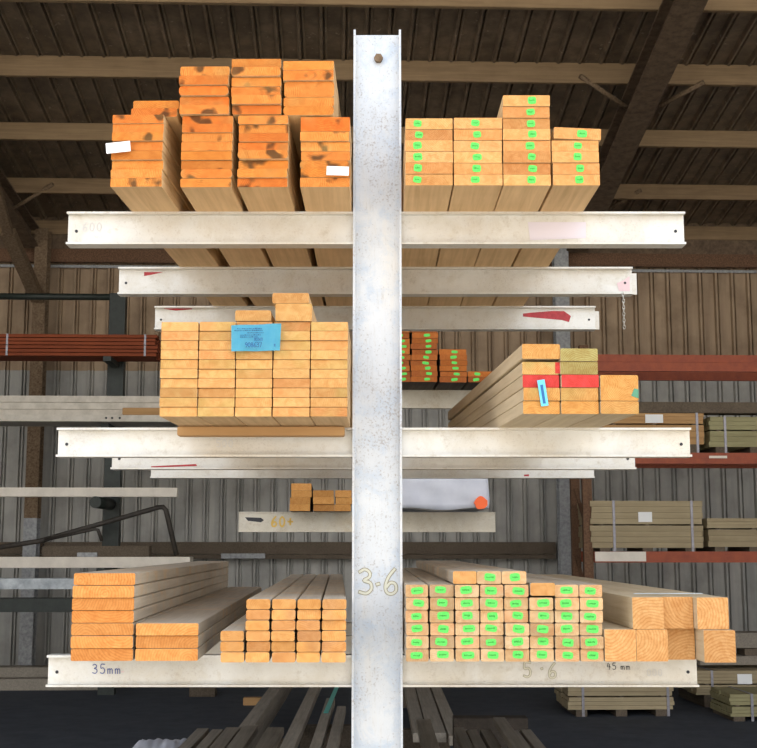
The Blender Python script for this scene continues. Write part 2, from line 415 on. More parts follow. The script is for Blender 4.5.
for mi, (mat, sw, yy) in enumerate((('ink_olive', .0062, .0016), ('ink_yellow', .0038, .0009))):
    arm_text(('low', 0, 1), 523, 677, '5', .038, sw, mat, yy); arm_text(('low', 0, 1), 539, 674, '.', .03, sw, mat, yy); arm_text(('low', 0, 1), 548, 678, '6', .038, sw, mat, yy)
arm_text(('top', 0, -1), 82, 231, '600', .024, .003, 'ink_faint')
arm_text(('top', 1, -1), 249, 284, '500', .020, .0022, 'ink_faint')
arm_text(('mid', 0, -1), 216, 447, '500', .020, .0022, 'ink_faint')
arm_text(('low', 0, 1), 647, 676, '000', .018, .002, 'ink_faint')
# red and faded marks on arm webs
def arm_patch(key, pts, mat, name='paint_mark', yy=.0014):
    t, k, s = key; Y = DF+k*DD
    pr = [at(px, py, Y) for px, py in pts]
    MB().prism([(x-XC, z) for x, z in pr], Y+yy-.0006, Y+yy).build(name, mat, arms[key])
arm_patch(('top', 2, 1), [(523, 316.5), (523, 313.5), (532, 312.5), (552, 311), (564, 311), (571, 316), (569, 322), (562, 320), (545, 318.5)], 'ink_red')
arm_patch(('top', 1, -1), [(144, 272), (163, 272), (152, 274.5), (144, 276)], 'ink_red')
arm_patch(('top', 1, 1), [(617, 283), (624, 280), (629.5, 276), (630, 291), (619, 291)], 'ink_pinkwash')
arm_patch(('top', 2, -1), [(164, 307.8), (192, 307.8), (192, 309.2), (176, 310.6), (164, 308.8)], 'ink_red')
arm_patch(('mid', 1, -1), [(151, 466.3), (196, 464), (197, 466), (151, 467.5)], 'ink_red')
arm_patch(('mid', 2, 1), [(524, 474.6), (529, 474.2), (529, 477), (524, 476.6)], 'ink_red')
arm_patch(('top', 0, 1), [(528, 222), (586, 222), (586, 238), (530, 240)], 'ink_purple')

# ------------------------------------------------------------------ boards
def board(name, w, t, L, ends, side, loc, yaw=0, pitch=0, roll=0, r=.003, bow=0, r2=None):
    mb = MB(); prof = rrect(w, t, min(r, t*.45, w*.45), 2)
    if bow: mb.prism(prof, 0, L, 0, 1, segs=12, bend=lambda q: bow*math.sin(math.pi*q)**1)
    else: mb.prism(prof, 0, L, 0, 1)
    return mb.build(name, [side, ends], None, loc, (pitch, roll, yaw))
def green(o, w, t, dx=0, dz=0, s=1.0, wide=.011, ink=True):
    """small printed green tag stapled on the end of a board"""
    mb = MB(); n = 12; tw = wide*s*random.uniform(.92, 1.12); thh = min(t*.33, .0095)*random.uniform(.9, 1.1)
    a = random.uniform(-.18, .18); pr = []
    for k in range(n):
        th = 2*math.pi*k/n; e = .55
        x = tw*math.copysign(abs(math.cos(th))**e, math.cos(th)); z = thh*math.copysign(abs(math.sin(th))**e, math.sin(th))
        pr.append((dx+x*math.cos(a)-z*math.sin(a), t/2+dz+x*math.sin(a)+z*math.cos(a)))
    mb.prism(pr, -.0012, -.0001)
    g = mb.build('green_tag', 'green_tag', o)
    g['label'] = 'small bright green tag'
    if ink:
        k = MB(); x = dx-tw*.6
        while x < dx+tw*.55:
            ww = random.uniform(.0015, .003); hh = thh*random.uniform(.25, .55)
            z = t/2+dz+random.uniform(-.0008, .0008)
            k.box(x, x+ww*.7, -.0016, -.0011, z-hh*.5, z+hh*.5); x += ww+.0006
        k.build('print', 'tag_ink', g)
    return g

COLW = {1: 'first', 2: 'second', 3: 'third', 4: 'fourth', 5: 'fifth', 6: 'sixth', 7: 'seventh', 8: 'eighth'}
boards = {}
def column(tier, stack, pl, pr, Yf, ts, L, name, ends, side, desc, cname, group, yaw=0, z0=None, tagfn=None, jx=.0015, jy=.006, r=.003,
           only=None, gap=.0012, bow=None, pxtop=None):
    z = zt(tier, Yf) if z0 is None else z0
    pitch = math.atan(ZT[tier][1]) if tier in ZT else 0
    zb = z; n = len(ts)
    for i, t in enumerate(ts):
        if z0 is None or True:
            xl, xr = X_at(pl, Yf, zb), X_at(pr, Yf, zb)
        xl, xr = X_at(pl, Yf, z), X_at(pr, Yf, z)
        w = xr-xl-gap; jj = random.uniform(-jx, jx); yy = random.uniform(-jy, jy)
        if i == 0: yy *= .3
        e = ends[i] if isinstance(ends, (list, tuple)) else ends
        o = board(name, w-abs(jj)*.5-.0008, t-.0014, L, e, side, ((xl+xr)/2+jj*.6, Yf+yy, zb+.0003), yaw, pitch, 0, r or random.choice((.0015, .002, .003, .004, .008)), bow(i, n) if bow else 0)
        row = 'bottom' if i == 0 else ('top' if i == n-1 else ORD[i+1]+' up')
        d = desc(i, n) if callable(desc) else desc
        tag(o, f'{d}, {row} in {cname}', 'timber board', group)
        boards[(stack, cname, i)] = o
        if tagfn: tagfn(o, w, t, i, n)
        zb += t
    return zb
def dY(py, tier):             # front distance whose bottom edge shows at row py on that tier
    _, dy, dz = ray(378, py); z0, s = ZT[tier]
    return (z0-s*DF-EYE)/(dz/dy-s)
# --- upper left, on the top arm
YTL = dY(187, 'top'); yawTL = -math.radians(1.2)
G = 'orange boards at the left of the top arm'
zc = {}
for ci, (pl, pr, ts) in enumerate([(110, 162.5, [.0247]*8), (180, 232, [.0247]*8), (237, 288, [.0247]*5+[.0235]*2+[.0247]), (299.6, 350, [.026, .0255, .022, .026, .026, .026, .040])]):
    cn = f'{COLW[ci+1]} lower column, orange stack, top left arm'
    zc[ci] = column('top', 'TL', pl, pr, YTL, ts, 2.05, 'timber_board', 'e_orange', 's_tan', 'rough orange board', cn, G, -math.radians([1.5, .9, .75, -.05][ci]), jx=.0024, jy=.010, r=None)
for ci, (pl, pr, ts, base) in enumerate([(178.5, 229, [.0262]*5, zc[1]), (230.5, 281, [.0258]*6, max(zc[1], zc[2])), (282.5, 334, [.026, .026, .044, .028, .026], max(zc[2], zc[3]))]):
    cn = f'{COLW[ci+1]} upper column, orange stack, top left arm'
    column('top', 'TLu', pl, pr, YTL, ts, 2.05, 'timber_board', 'e_orange', 's_tan', 'rough orange board', cn, G, -math.radians(.9), z0=base+.001, jx=.0034, jy=.012, r=None)
xl = X_at(131, YTL+.02, zc[0]); xr = X_at(176.8, YTL+.02, zc[0])
for i in range(2):
    o = board('timber_board', xr-xl, .024, 1.85, 'e_orange', 's_tan', ((xl+xr)/2+.003*i, YTL+.02+.01*i, zc[0]+.001+.0245*i), -math.radians(.9), .01, 0, .004)
    tag(o, ['rough orange board bridging the gap beside the upper left column', 'topmost of two orange boards above the paper tagged column'][i], 'timber board', G)
def paper(parent, w, t, x0, z0, pw, ph, rot, y=-.004, name='paper_tag', mat='white_paper', lab='white paper tag'):
    mb = MB(); mb.box(-pw/2, pw/2, -.0006, .0006, -ph/2, ph/2)
    for v in mb.bm.verts: v.co.y += -.004*abs(v.co.x/pw)*2*.3
    o = mb.build(name, mat, parent, (x0, y, z0), (0, rot, 0)); o['label'] = lab
    return o
p1 = paper(boards[('TL', 'first lower column, orange stack, top left arm', 4)], 0, 0, -.046, .004, .064, .028, -.10, y=-.016)
p2 = paper(boards[('TL', 'fourth lower column, orange stack, top left arm', 1)], 0, 0, .033, .012, .058, .024, .03, y=-.016)
for p, c, i in ((p1, 'first lower column, orange stack, top left arm', 4), (p2, 'fourth lower column, orange stack, top left arm', 1)):
    o = boards[('TL', c, i)]; o['label'] = {4: 'orange board wearing a white paper tag, leftmost column of top left arm', 1: 'orange board wearing a white paper tag beside the post, top left arm'}[i]
# --- upper right, on the top arm
YTR = dY(185.5, 'top'); G = 'green tagged boards at the right of the top arm'
def tgr(dx): return lambda o, w, t, i, n: green(o, w, t, dx+random.uniform(-.004, .004), 0, wide=.0110)
for ci, (pl, pr, n, dx) in enumerate([(405.2, 453.4, 6, -.028), (453.8, 503, 6, -.004), (503.4, 551.6, 8, .012), (552.3, 600, 4, .008)]):
    cn = f'{COLW[ci+1]} column, tagged stack, top right arm'
    zq = column('top', 'TR', pl, pr, YTR, [.0307]*n, 2.05, 'timber_board', 'e_peach', 's_tan', 'green tagged board', cn, G, 0, tagfn=tgr(dx), jx=.0012 if ci < 3 else .003, jy=.004, r=.0015)
xl, xr = X_at(553.5, YTR, zq), X_at(602, YTR, zq)
o = board('timber_board', xr-xl-.004, .030, 2.05, 'e_peach', 's_tan', ((xl+xr)/2-.001, YTR, zq+.003), 0, .01, math.radians(2.4), .0015)
tag(o, 'tilted green tagged board loose on top of the outermost column, top right arm', 'timber board', G); green(o, .12, .03, .012, 0, wide=.0125)
# --- middle left pack
YML = dY(416.6, 'mid'); G = 'yellow boards in the blue tagged pack'
zc = []
def sted(o, w, t, i, n): pass
for ci, (pl, pr) in enumerate([(158.9, 197), (197.3, 234.5), (234.8, 272), (272.3, 309.8), (310.1, 347.9)]):
    cn = f'{COLW[ci+1]} column of the middle left blue tagged pack'
    zc.append(column('mid', 'ML', pl, pr, YML, [.0239]*10, 2.2, 'timber_board', 'e_yellow', 's_tan', 'yellow board', cn, G, 0, jx=.0012, jy=.004, r=.0015))
pz = math.atan(ZT['mid'][1])
for (pl, pr, z, t, lab) in ((235.3, 271, zc[2], .027, 'single loose yellow board on top of the pack behind the blue tag'),
                            (275.5, 312, zc[3], .044, 'thick yellow board on the pack under a thin one, near the post'),
                            (272.5, 309, zc[3]+.045, .026, 'thin yellow board highest on the middle left pack, near the post')):
    xl, xr = X_at(pl, YML, z), X_at(pr, YML, z)
    tag(board('timber_board', xr-xl, t, 2.2, 'e_yellow', 's_tan', ((xl+xr)/2, YML-.004, z+.001), 0, pz, 0, .004), lab, 'timber board', G)
x0, z0 = at(177, 435.5, 3.30); x1, z1 = at(344.4, 424.6, 3.30)
tag(MB().box(-(x1-x0)/2, (x1-x0)/2, 0, .05, 0, zt('mid', 3.3)-z0-.002, bev=.002).build('timber_bearer', 'pack_tan', None, ((x0+x1)/2, 3.30, z0)),
    'orange timber bearer lying crosswise under the blue tagged pack', 'timber bearer')
# blue label over the pack's top boards
X0, Z0 = at(231, 350.5, YML-.02); X1, Z1 = at(280, 324.5, YML-.02)
lw, lh = X1-X0, Z1-Z0
mb = MB(); bmn = 14
gr = [[mb.bm.verts.new((-lw/2+lw*i/bmn+(.0012*j if i == bmn else 0), -.0035*math.sin(i/bmn*9)-.004*j*(i/bmn), lh*j/4-lh*.0)) for j in range(5)] for i in range(bmn+1)]
for i in range(bmn):
    for j in range(4): mb.bm.faces.new((gr[i][j], gr[i+1][j], gr[i+1][j+1], gr[i][j+1]))
ext = bmesh.ops.solidify(mb.bm, geom=list(mb.bm.faces), thickness=.0012)
hb = boards[('ML', 'third column of the middle left blue tagged pack', 9)]
lab = mb.build('delivery_tag', 'blue_paper', hb, ((X0+X1)/2-hb.location.x, YML-.014-hb.location.y, Z0-hb.location.z), (0, math.radians(-.8), 0))
lab['label'] = 'large blue printed delivery tag'
hb['label'] = 'yellow board carrying the large blue printed tag, top of the middle left pack'
w = MB(); write(w, '908637', -.026, .009, .0115, .0016, -.0065, adv=.62)
write(w, '80360', -.003, .025, .007, .0011, -.0065, adv=.62)
for z, a, b in ((.0385, -.038, .012), (.0335, -.038, .006), (.050, -.052, .040), (.0545, -.045, .030), (.044, -.02, .028)):
    x = a
    while x < b:
        q = random.uniform(.001, .005); w.box(x, x+q, -.0068, -.0060, z, z+random.uniform(.0012, .0024)); x += q+random.uniform(.0006, .0016)
for k in range(9): w.box(.046, .048+random.uniform(0, .002), -.0068, -.0060, .010+k*.004, .0125+k*.004)
w.build('printed_text', 'label_ink', lab)
# --- middle right pile
YMR = dY(414, 'mid'); yawMR = math.radians(2.7); G = 'treated boards in the middle right pile'
def lab_mr(names): return names
cnA, cnB, cnC = ('inner column, middle right pile', 'centre column, middle right pile', 'outer column, middle right pile')
a = column('mid', 'MR', 522.8, 560.6, YMR, [.0322]*4, 1.75, 'timber_board', ['e_treated', 'e_treated', 'e_pink', 'e_treated'], 's_green',
           lambda i, n: 'pink painted board' if i == 2 else 'treated board', cnA, G, yawMR, jx=.001, jy=.004, r=.002)
b = column('mid', 'MR', 561, 599.8, YMR, [.0322]*5, 1.75, 'timber_board', ['e_treated', 'e_treated', 'e_pink', 'e_green', 'e_green'], 's_green',
           lambda i, n: ['treated board', 'treated board', 'pink painted board', 'greenish board', 'greenish board'][i], cnB, G, yawMR, jx=.002, jy=.004, r=.002)
c = column('mid', 'MR', 600.4, 639.7, YMR, [.0322, .064], 1.75, 'timber_board', 'e_treated', 's_green',
           lambda i, n: 'thick green smeared board' if i else 'treated board', cnC, G, yawMR, jx=.001, jy=.004, r=.003)
boards[('MR', cnA, 3)]['label'] = 'treated board just above the inner pink board, middle right pile'
xl, xr = X_at(522, YMR, a), X_at(560, YMR, a)
o = board('timber_board', xr-xl, .036, 1.75, 'e_treated', 's_green', ((xl+xr)/2, YMR-.004, a+.006), yawMR, pz, 0, .003)
tag(o, 'twisted treated board lying loose on top of the inner pile, middle right arm', 'timber board', G)
tb = boards[('MR', cnA, 3)]
mk = MB(); mk.box(-.009, .009, -.006, -.0045, -.036, .028); mk.box(-.0035, .003, -.0066, -.006, -.03, .016, 1)
o = mk.build('blue_tag', ['blue_paper', 'label_ink'], boards[('MR', cnA, 2)], (.002, -.004, -.010), (0, math.radians(-8), 0)); o['label'] = 'narrow blue hanging tag'
boards[('MR', cnA, 2)]['label'] = 'pink painted board with a narrow blue tag hanging from its end'
MB().prism([(.028, .012), (.046, .006), (.0465, .028), (.036, .03)], -.0010, -.0002).build('green_smear', plain('green_smear_paint', (.10, .28, .17), .7), boards[('MR', cnC, 1)])
MB().box(.036, .0475, -.0008, -.0001, .003, .030).build('pink_smear', M['e_pink'], tb)
# --- bottom left: wide boards
YBL = dY(661, 'low'); yawBL = math.radians(2.3); G = 'wide boards on the bottom left arm'
column('low', 'BL', 69.8, 132.6, YBL, [.0317]*7, 3.0, 'timber_board', 'e_wide', 's_grey', 'wide orange board', 'tall outer column, bottom left arm', G, yawBL, jx=.003, jy=.006, r=.004)
column('low', 'BL', 135.0, 198, YBL, [.0317]*3, 3.0, 'timber_board', 'e_wide', 's_grey', 'wide orange board', 'low second column, bottom left arm', G, yawBL, jx=.0015, jy=.004, r=.003)
YS = dY(662.5, 'low'); G = 'small battens on the bottom left arm'
sc = [(219.8, 244.2), (245.2, 270), (271, 295.6), (296.2, 320.6), (321.2, 346.4)]
for ci, (pl, pr) in enumerate(sc):
    n = 3 if ci == 0 else 6
    cn = f'{COLW[ci+1]} column of small battens, bottom left'
    column('low', 'SB', pl, pr, YS, [.0263]*n, 3.0, 'timber_batten', 'e_small', 's_grey', 'small batten', cn, G, yawBL*.8, jx=.0022, jy=.006, r=.0045,
           bow=lambda i, n: .0)
# --- bottom right: tagged boards
YBR = dY(661.7, 'low'); G = 'green tagged boards on the bottom right arm'
bc = [(405.6, 429), (429.8, 454.8), (455.2, 480), (480.3, 504.6), (505, 529.8), (530.2, 554.8), (555.2, 580.2), (580.6, 604.4)]
ztop = 0
for ci, (pl, pr) in enumerate(bc):
    n = 5 if ci == 5 else 6
    cn = f'{COLW[ci+1]} column, tagged stack, bottom right arm'
    ztop = column('low', 'BR', pl, pr, YBR, [.0322]*n, 2.75, 'timber_board', 'e_pale', 's_grey', 'green tagged board', cn, G, 0.004, jx=.0015, jy=.008, r=.0035,
           tagfn=lambda o, w, t, i, n: green(o, w, t, random.uniform(-.004, .005), random.uniform(-.001, .002), wide=.0145))
z6 = zt('low', YBR)+.0322*5; z7 = z6+.0322
for (pl, pr, z, e, tg, lab, dy) in ((530, 554.6, z6+.004, 'e_yellow', 0, 'untagged orange board on the sixth column of the bottom right stack', -.01),
        (453, 476.6, z7+.001, 'e_yellow', 0, 'untagged orange board, left of three loose on the bottom right stack', 0),
        (477, 501.4, z7+.001, 'e_pale', 1, 'tagged board, middle of three loose on the bottom right stack', 0),
        (501.9, 526.4, z7+.001, 'e_pale', 1, 'tagged board, right of three loose on the bottom right stack', 0)):
    xl, xr = X_at(pl, YBR, z), X_at(pr, YBR, z)
    o = board('timber_board', xr-xl, .032, 2.75, e, 's_grey', ((xl+xr)/2, YBR+dy, z), .004, 0, 0, .004)
    tag(o, lab, 'timber board', G)
    if tg: green(o, .06, .032, .002, .001, wide=.0145)
# square posts
G = 'square timber posts at the end of the bottom right arm'
zl = zt('low', YBR); SQ = .0795
for (pl, dy, row, lab) in ((605.2, 0, 0, 'square timber post, lower row, beside the green tagged stack'),
        (637, 0, 0, 'square timber post, lower row, second from the tagged stack'),
        (669.0, .05, 0, 'square timber post, lower row, set back from its neighbours'),
        (701.5, -.03, 0, 'square timber post, lower row, jutting out past the arm end'),
        (633, 0, 1, 'square timber post, upper row, nearest the green tagged stack'),
        (664.9, .025, 1, 'square timber post, upper row, middle one set slightly back'),
        (696.8, -.01, 1, 'square timber post, upper row, outermost at the far right')):
    z = zl+row*(SQ+.001); Y = YBR+dy
    xl = X_at(pl, YBR, z)
    o = board('timber_post', SQ, SQ, 2.75-dy, 'e_square', 's_green', (xl+SQ/2, Y, z+.0005), .003, 0, 0, .002)
    tag(o, lab, 'timber post', G)
z = zl+SQ*2+.003
xa, _ = at(608, 589, YBR+.1); 
tag(MB().bar((X_at(633, YBR+.15, z), YBR+.14, z+.003), (X_at(702, YBR+.15, z), YBR+.15, z+.003), .012, .002).build('packing_strap', 'blue_beam'), 'thin pale bluish strap lying across the square posts', 'strap')

# base tier planks lying behind the picture's bottom edge
G = 'grey planks on the base arms'
for (pl, pr, py, z, L, lab) in ((197, 209, 728, .72, 1.9, 'grey plank on the base arms, leftmost of the left group'),
        (212, 223, 729, .72, 1.9, 'grey plank on the base arms, second of the left group'),
        (226, 240, 727, .72, 1.9, 'grey plank on the base arms, middle of the left group'),
        (243, 258, 725, .72, 1.9, 'grey plank on the base arms, fourth and longest of left group'),
        (267, 284, 727, .72, 1.9, 'grey plank on the base arms, rightmost of the left group with teal edge'),
        (416, 431, 719, .72, 2.5, 'grey plank on the base arms right beside the central post'),
        (454, 464, 727, .72, 2.1, 'pale grey plank ending short, second from post at bottom right'),
        (466, 477, 729, .72, 2.0, 'dark grey plank, third from post at bottom right'),
        (480, 491, 729, .72, 2.0, 'dark grey plank, fourth from post at bottom right'),
        (493, 505, 717, .752, 2.1, 'tan plank lying highest of the bottom right planks'),
        (508, 518, 730, .72, 2.0, 'brown plank, second from the outside at bottom right'),
        (520, 531, 729, .72, 2.0, 'weathered plank, outermost at bottom right')):
    _, dy, dz = ray(378, py); Yfar = (z+.03-EYE)*dy/dz
    xl, xr = X_at(pl, Yfar, z), X_at(pr, Yfar, z); L = Yfar-3.2
    o = board('timber_plank', xr-xl, .03, L, 's_mid', 's_mid', ((xl+xr)/2, 3.2, z-.001), 0, 0, 0, .003)
    tag(o, lab, 'timber plank', G)
    b2 = [q for q in (1,)]
# dunnage under them
for (pa, pb, y, lab) in ((190, 292, 4.0, 'dark packer under the left base planks'), (410, 545, 4.0, 'dark packer under the right base planks')):
    xl, xr = X_at(pa, y, .7), X_at(pb, y, .7)
    tag(MB().box(xl, xr, 0, .09, 0, .027).build('timber_packer', 's_dark', None, (0, DF+.0, .691)), lab, 'timber packer')
    tag(MB().box(xl, xr, 0, .09, 0, .027).build('timber_packer', 's_dark', None, (0, DF+2*DD, .691)), lab+' at the rear arm', 'timber packer')
_, dy, dz = ray(378, 727); Y = 6.45
x0, z0 = at(454, 727, Y); x1, z1 = at(528, 718.5, Y)
tag(MB().box(x0, x1, 0, .12, 0, z1).build('crosswise_timber', 's_black', None, (0, Y, 0)), 'dark timber block standing crosswise behind the bottom right planks', 'timber block')

# chain hanging from the second top arm
xh, zh = at(622, 294, DF+DD)
mb = MB(); zz = zh+.0
for k in range(11):
    c = Vector((xh, DF+DD-.02, zz-.0055-k*.0112)); pts = []
    for j in range(9):
        a = 2*math.pi*j/8; p = Vector((.0042*math.cos(a), 0, .0078*math.sin(a)))
        if k % 2: p = Vector((0, p.x, p.z))
        pts.append(c+p)
    mb.tube(pts, .0014, 5)
tag(mb.build('steel_chain', 'galv_arm'), 'short steel chain hanging from the right tip of the second top arm', 'chain')

# ------------------------------------------------------------------ mid-ground rack (building frame)
def bempty(name, x, y, z=0): return empty(name, B(x, y, z), PSI)
def bput(mb, name, mats, x, y, z, parent=None, rot=(0, 0, 0)):
    return mb.build(name, mats, None, B(x, y, z), (rot[0], rot[1], PSI+rot[2])) if parent is None else mb.build(name, mats, parent, (x, y, z), rot)
def slab(name, mats, pl, pr, pt, pb, y, depth, bev=.0, label=None, cat=None, group=None, zbase=None):
    """box whose front face spans the given outline at distance y; its origin is its base"""
    x0, zb = bat(pl, pb, y); x1, zt2 = bat(pr, pb, y); _, ztp = bat((pl+pr)/2, pt, y); _, zbm = bat((pl+pr)/2, pb, y)
    if zbase is not None: zbm = zbase
    mb = MB().box(-(x1-x0)/2, (x1-x0)/2, 0, depth, 0, ztp-zbm, bev=bev)
    o = bput(mb, name, mats, (x0+x1)/2, y, zbm)
    if label: tag(o, label, cat, group)
    return o
YM = 8.4
xa, _ = bat(366, 500, YM)
mrack = bempty('cantilever_rack', xa, YM)
tag(mrack, 'second cantilever rack with grimy arms, standing behind the front post', 'storage rack')
mb = MB(); mb.box(-.07, .07, .0, .07, 0, 2.95); mb.box(-.2, .2, -.1, .2, 0, .012); mb.build('post', 'galv_arm_back', mrack)
for (pl, pr, pt, pb) in ((240, 490, 390, 407.5), (238.5, 495.5, 512, 532)):
    for s in (-1, 1):
        x0, z0 = bat(pl, pb, YM); x1, _ = bat(pr, pb, YM); _, z1 = bat(366, pt, YM)
        mb = MB(); a, b_ = (x0-xa, -.07) if s < 0 else (.07, x1-xa)
        mb.box(a, b_, 0, .006, z0+.004, z1-.004)
        mb.box(a, b_, -.012, .05, z1-.006, z1); mb.box(a, b_, -.008, .05, z0, z0+.006)
        ar = mb.build('arm', 'galv_arm_back', mrack)
        if pt > 500 and s < 0:
            hx0, hz = bat(245, 519, YM); hx1, _ = bat(264, 519, YM)
            pr_ = [(hx0-xa, hz+.012), (hx0-xa+.02, hz-.012), (hx1-xa-.02, hz-.022), (hx1-xa, hz-.008), (hx1-xa-.02, hz+.008)]
            MB().prism(pr_, -.0015, -.0003).build('slot', 'ink_black', ar)
            w = MB(); tx, tz = bat(271, 526.5, YM); write(w, '60+', tx-xa, tz, .065, .012, -.001); w.build('handwriting', 'ink_orange', ar)
        if pt < 500 and s > 0:
            hx0, hz = bat(469, 397, YM); MB().prism([(hx0-xa, hz-.02), (hx0-xa+.06, hz-.008), (hx0-xa+.055, hz+.012), (hx0-xa+.01, hz+.012)], -.0015, -.0003).build('slot', 'ink_black', ar)
_, ZA = bat(366, 390, YM); _, ZB = bat(366, 512, YM)
def back_col(pl, pr, Yf, z, ts, L, ends, side, cn, desc, group, tg=True):
    for i, t in enumerate(ts):
        x0, _ = bat(pl, 385, Yf); x1, _ = bat(pr, 385, Yf); j = random.uniform(-.006, .006)
        mb = MB().prism(rrect(x1-x0-.006, t-.001, .004, 2), 0, L, 0, 1)
        o = bput(mb, 'timber_board', [side, ends], (x0+x1)/2+j, Yf+random.uniform(-.015, .015), z)
        n = len(ts)
        row = 'bottom' if i == 0 else ('top' if i == n-1 else ORD[i+1]+' up')
        tag(o, f'{desc}, {row} in {cn}', 'timber board', group)
        if tg: green(o, x1-x0, t, tg+.010*math.sin(i*1.3), 0, wide=.020, ink=False)
        z += t
G = 'red brown tagged boards on the rear rack upper arm'
Yb = 7.98
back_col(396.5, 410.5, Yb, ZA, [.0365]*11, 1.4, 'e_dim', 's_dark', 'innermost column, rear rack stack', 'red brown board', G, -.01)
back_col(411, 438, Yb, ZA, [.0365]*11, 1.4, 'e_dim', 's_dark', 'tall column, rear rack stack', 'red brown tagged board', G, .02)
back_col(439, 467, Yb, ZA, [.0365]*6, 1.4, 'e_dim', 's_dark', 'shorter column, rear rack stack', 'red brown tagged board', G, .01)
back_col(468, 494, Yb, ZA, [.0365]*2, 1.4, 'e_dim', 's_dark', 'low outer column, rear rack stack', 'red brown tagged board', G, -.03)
G = 'short brown boards on the rear rack lower arm'
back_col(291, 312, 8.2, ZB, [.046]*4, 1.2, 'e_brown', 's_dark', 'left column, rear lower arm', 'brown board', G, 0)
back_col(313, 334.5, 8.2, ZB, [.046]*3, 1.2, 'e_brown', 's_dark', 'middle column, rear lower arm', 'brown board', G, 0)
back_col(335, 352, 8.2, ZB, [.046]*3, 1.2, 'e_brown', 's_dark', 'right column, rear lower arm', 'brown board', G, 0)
# white wrapped bale
x0, zb_ = bat(392, 518, 8.1); x1, _ = bat(489, 518, 8.1)
mb = MB(); nx, nz = 22, 10; W_, H_ = x1-x0, .33
import itertools
def wr(x, z): return .006*math.sin(x*31+z*9)+.004*math.sin(z*47+x*13)
g = {}
for i in range(nx+1):
    for j in range(nz+1):
        u, v = i/nx, j/nz; g[i, j] = mb.bm.verts.new((-W_/2+W_*u+.006*math.sin(v*7)*(u > .9), wr(u*W_, v*H_)-.01*math.sin(math.pi*u)*math.sin(math.pi*v), H_*v+.008*math.sin(u*9)*(v < .05)))
for i in range(nx):
    for j in range(nz): mb.bm.faces.new((g[i, j], g[i+1, j], g[i+1, j+1], g[i, j+1])).smooth = True
back = {}
for i in (0, nx):
    for j in range(nz+1): back[i, j] = mb.bm.verts.new((g[i, j].co.x, .9, g[i, j].co.z))
for i in range(1, nx):
    for j in (0, nz): back[i, j] = mb.bm.verts.new((g[i, j].co.x, .9, g[i, j].co.z))
for j in range(nz):
    for i in (0, nx): mb.bm.faces.new((g[i, j], g[i, j+1], back[i, j+1], back[i, j]))
for i in range(nx):
    for j in (0, nz): mb.bm.faces.new((g[i, j], g[i+1, j], back[i+1, j], back[i, j]))
mb.bm.faces.new([back[i, 0] for i in range(nx+1)]+[back[nx, j] for j in range(1, nz+1)]+[back[i, nz] for i in range(nx-1, -1, -1)]+[back[0, j] for j in range(nz-1, 0, -1)])
bale = bput(mb, 'wrapped_bale', 'wrap', (x0+x1)/2, 8.1, ZB+.012)
tag(bale, 'white plastic wrapped bale with an orange spray dot on the rear arm', 'wrapped pack')
sx, sz = bat(480.5, 503, 8.1)
mb = MB(); pr_ = [((.042+.004*math.sin(k*2.3))*math.cos(k*math.pi/9), (.042+.004*math.sin(k*1.7))*math.sin(k*math.pi/9)) for k in range(18)]
o = mb.prism(pr_, -.030, -.0).build('spray_dot', 'spray', bale, (sx-(x0+x1)/2, 0, sz-ZB-.012)); o['label'] = 'orange sprayed dot'

# ------------------------------------------------------------------ left rear pipe rack and long stock
YP = 13.1
px_, _ = bat(114.5, 400, YP)
pr_k = bempty('pipe_rack', px_, YP)
tag(pr_k, 'dark green steel goalpost rack with stub pipe arms at the left rear', 'storage rack')
_, ztop_ = bat(114, 293, YP)
MB().box(-.085, .085, 0, .13, 0, ztop_).build('post', 'dark_green', pr_k)
xl_, zl_ = bat(-30, 298, YP)
MB().tube([(xl_-px_, .05, ztop_-.035), (0.06, .05, ztop_-.035)], .036, 12).build('top_rail', 'dark_green', pr_k)
MB().box(-.065-3.2, .065-3.2, 0, .13, 0, ztop_).build('post', 'dark_green', pr_k)
lv = {}
for py in (359, 425, 497.5, 567.5, 588.5, 611):
    _, z = bat(114, py, YP-.3); lv[py] = z
    for dx in (0, -3.2):
        (MB().tube([(dx-.01, 0, z-.06), (dx-.05, -.62, z-.06)], .059, 16) if py == 497.5 else MB().box(dx-.04, dx+.04, -.5, 0, z-.05, z-.001)).build('arm', 'dark_green', pr_k)
YI = YP-.50
def long_item(name, mat, pl, pr, pt, pb, depth, label, cat, dy=0, z=None):
    return slab(name, mat, pl, pr, pt, pb, YI+dy, depth, .004, label, cat, zbase=z)
z1_ = lv[359]
hb_ = (bat(50, 333.5, YI)[1]-z1_)/2
c0_, _ = bat(-60, 345, YI); c1_, _ = bat(158, 345, YI); W_b = c1_-c0_
for i in range(2):
    m = MB(); n = 3; t = hb_/n
    for k in range(n):
        for q in range(3): m.box(-W_b/2, W_b/2-random.uniform(0, .05), q*.13+(.004 if k % 2 else 0), q*.13+.127, k*t, (k+1)*t-.008)
    o = bput(m, 'primed_timber_pack', 'red_plank', (c0_+c1_)/2, YI, z1_+i*hb_+.001)
    tag(o, ['lower red primed timber bundle, long and strapped, left rear', 'upper red primed timber bundle, long and strapped, left rear'][i], 'timber bundle', 'red primed timber bundles')
    for px in (7, 145):
        a_, _ = bat(px, 345, YI); ac = a_-(c0_+c1_)/2
        m = MB(); m.box(ac-.010, ac+.010, -.005, -.001, 0, hb_-.006); m.box(ac-.010, ac+.010, -.005, .395, hb_-.0075, hb_-.004); m.build('strap', 'steel_strap', o)
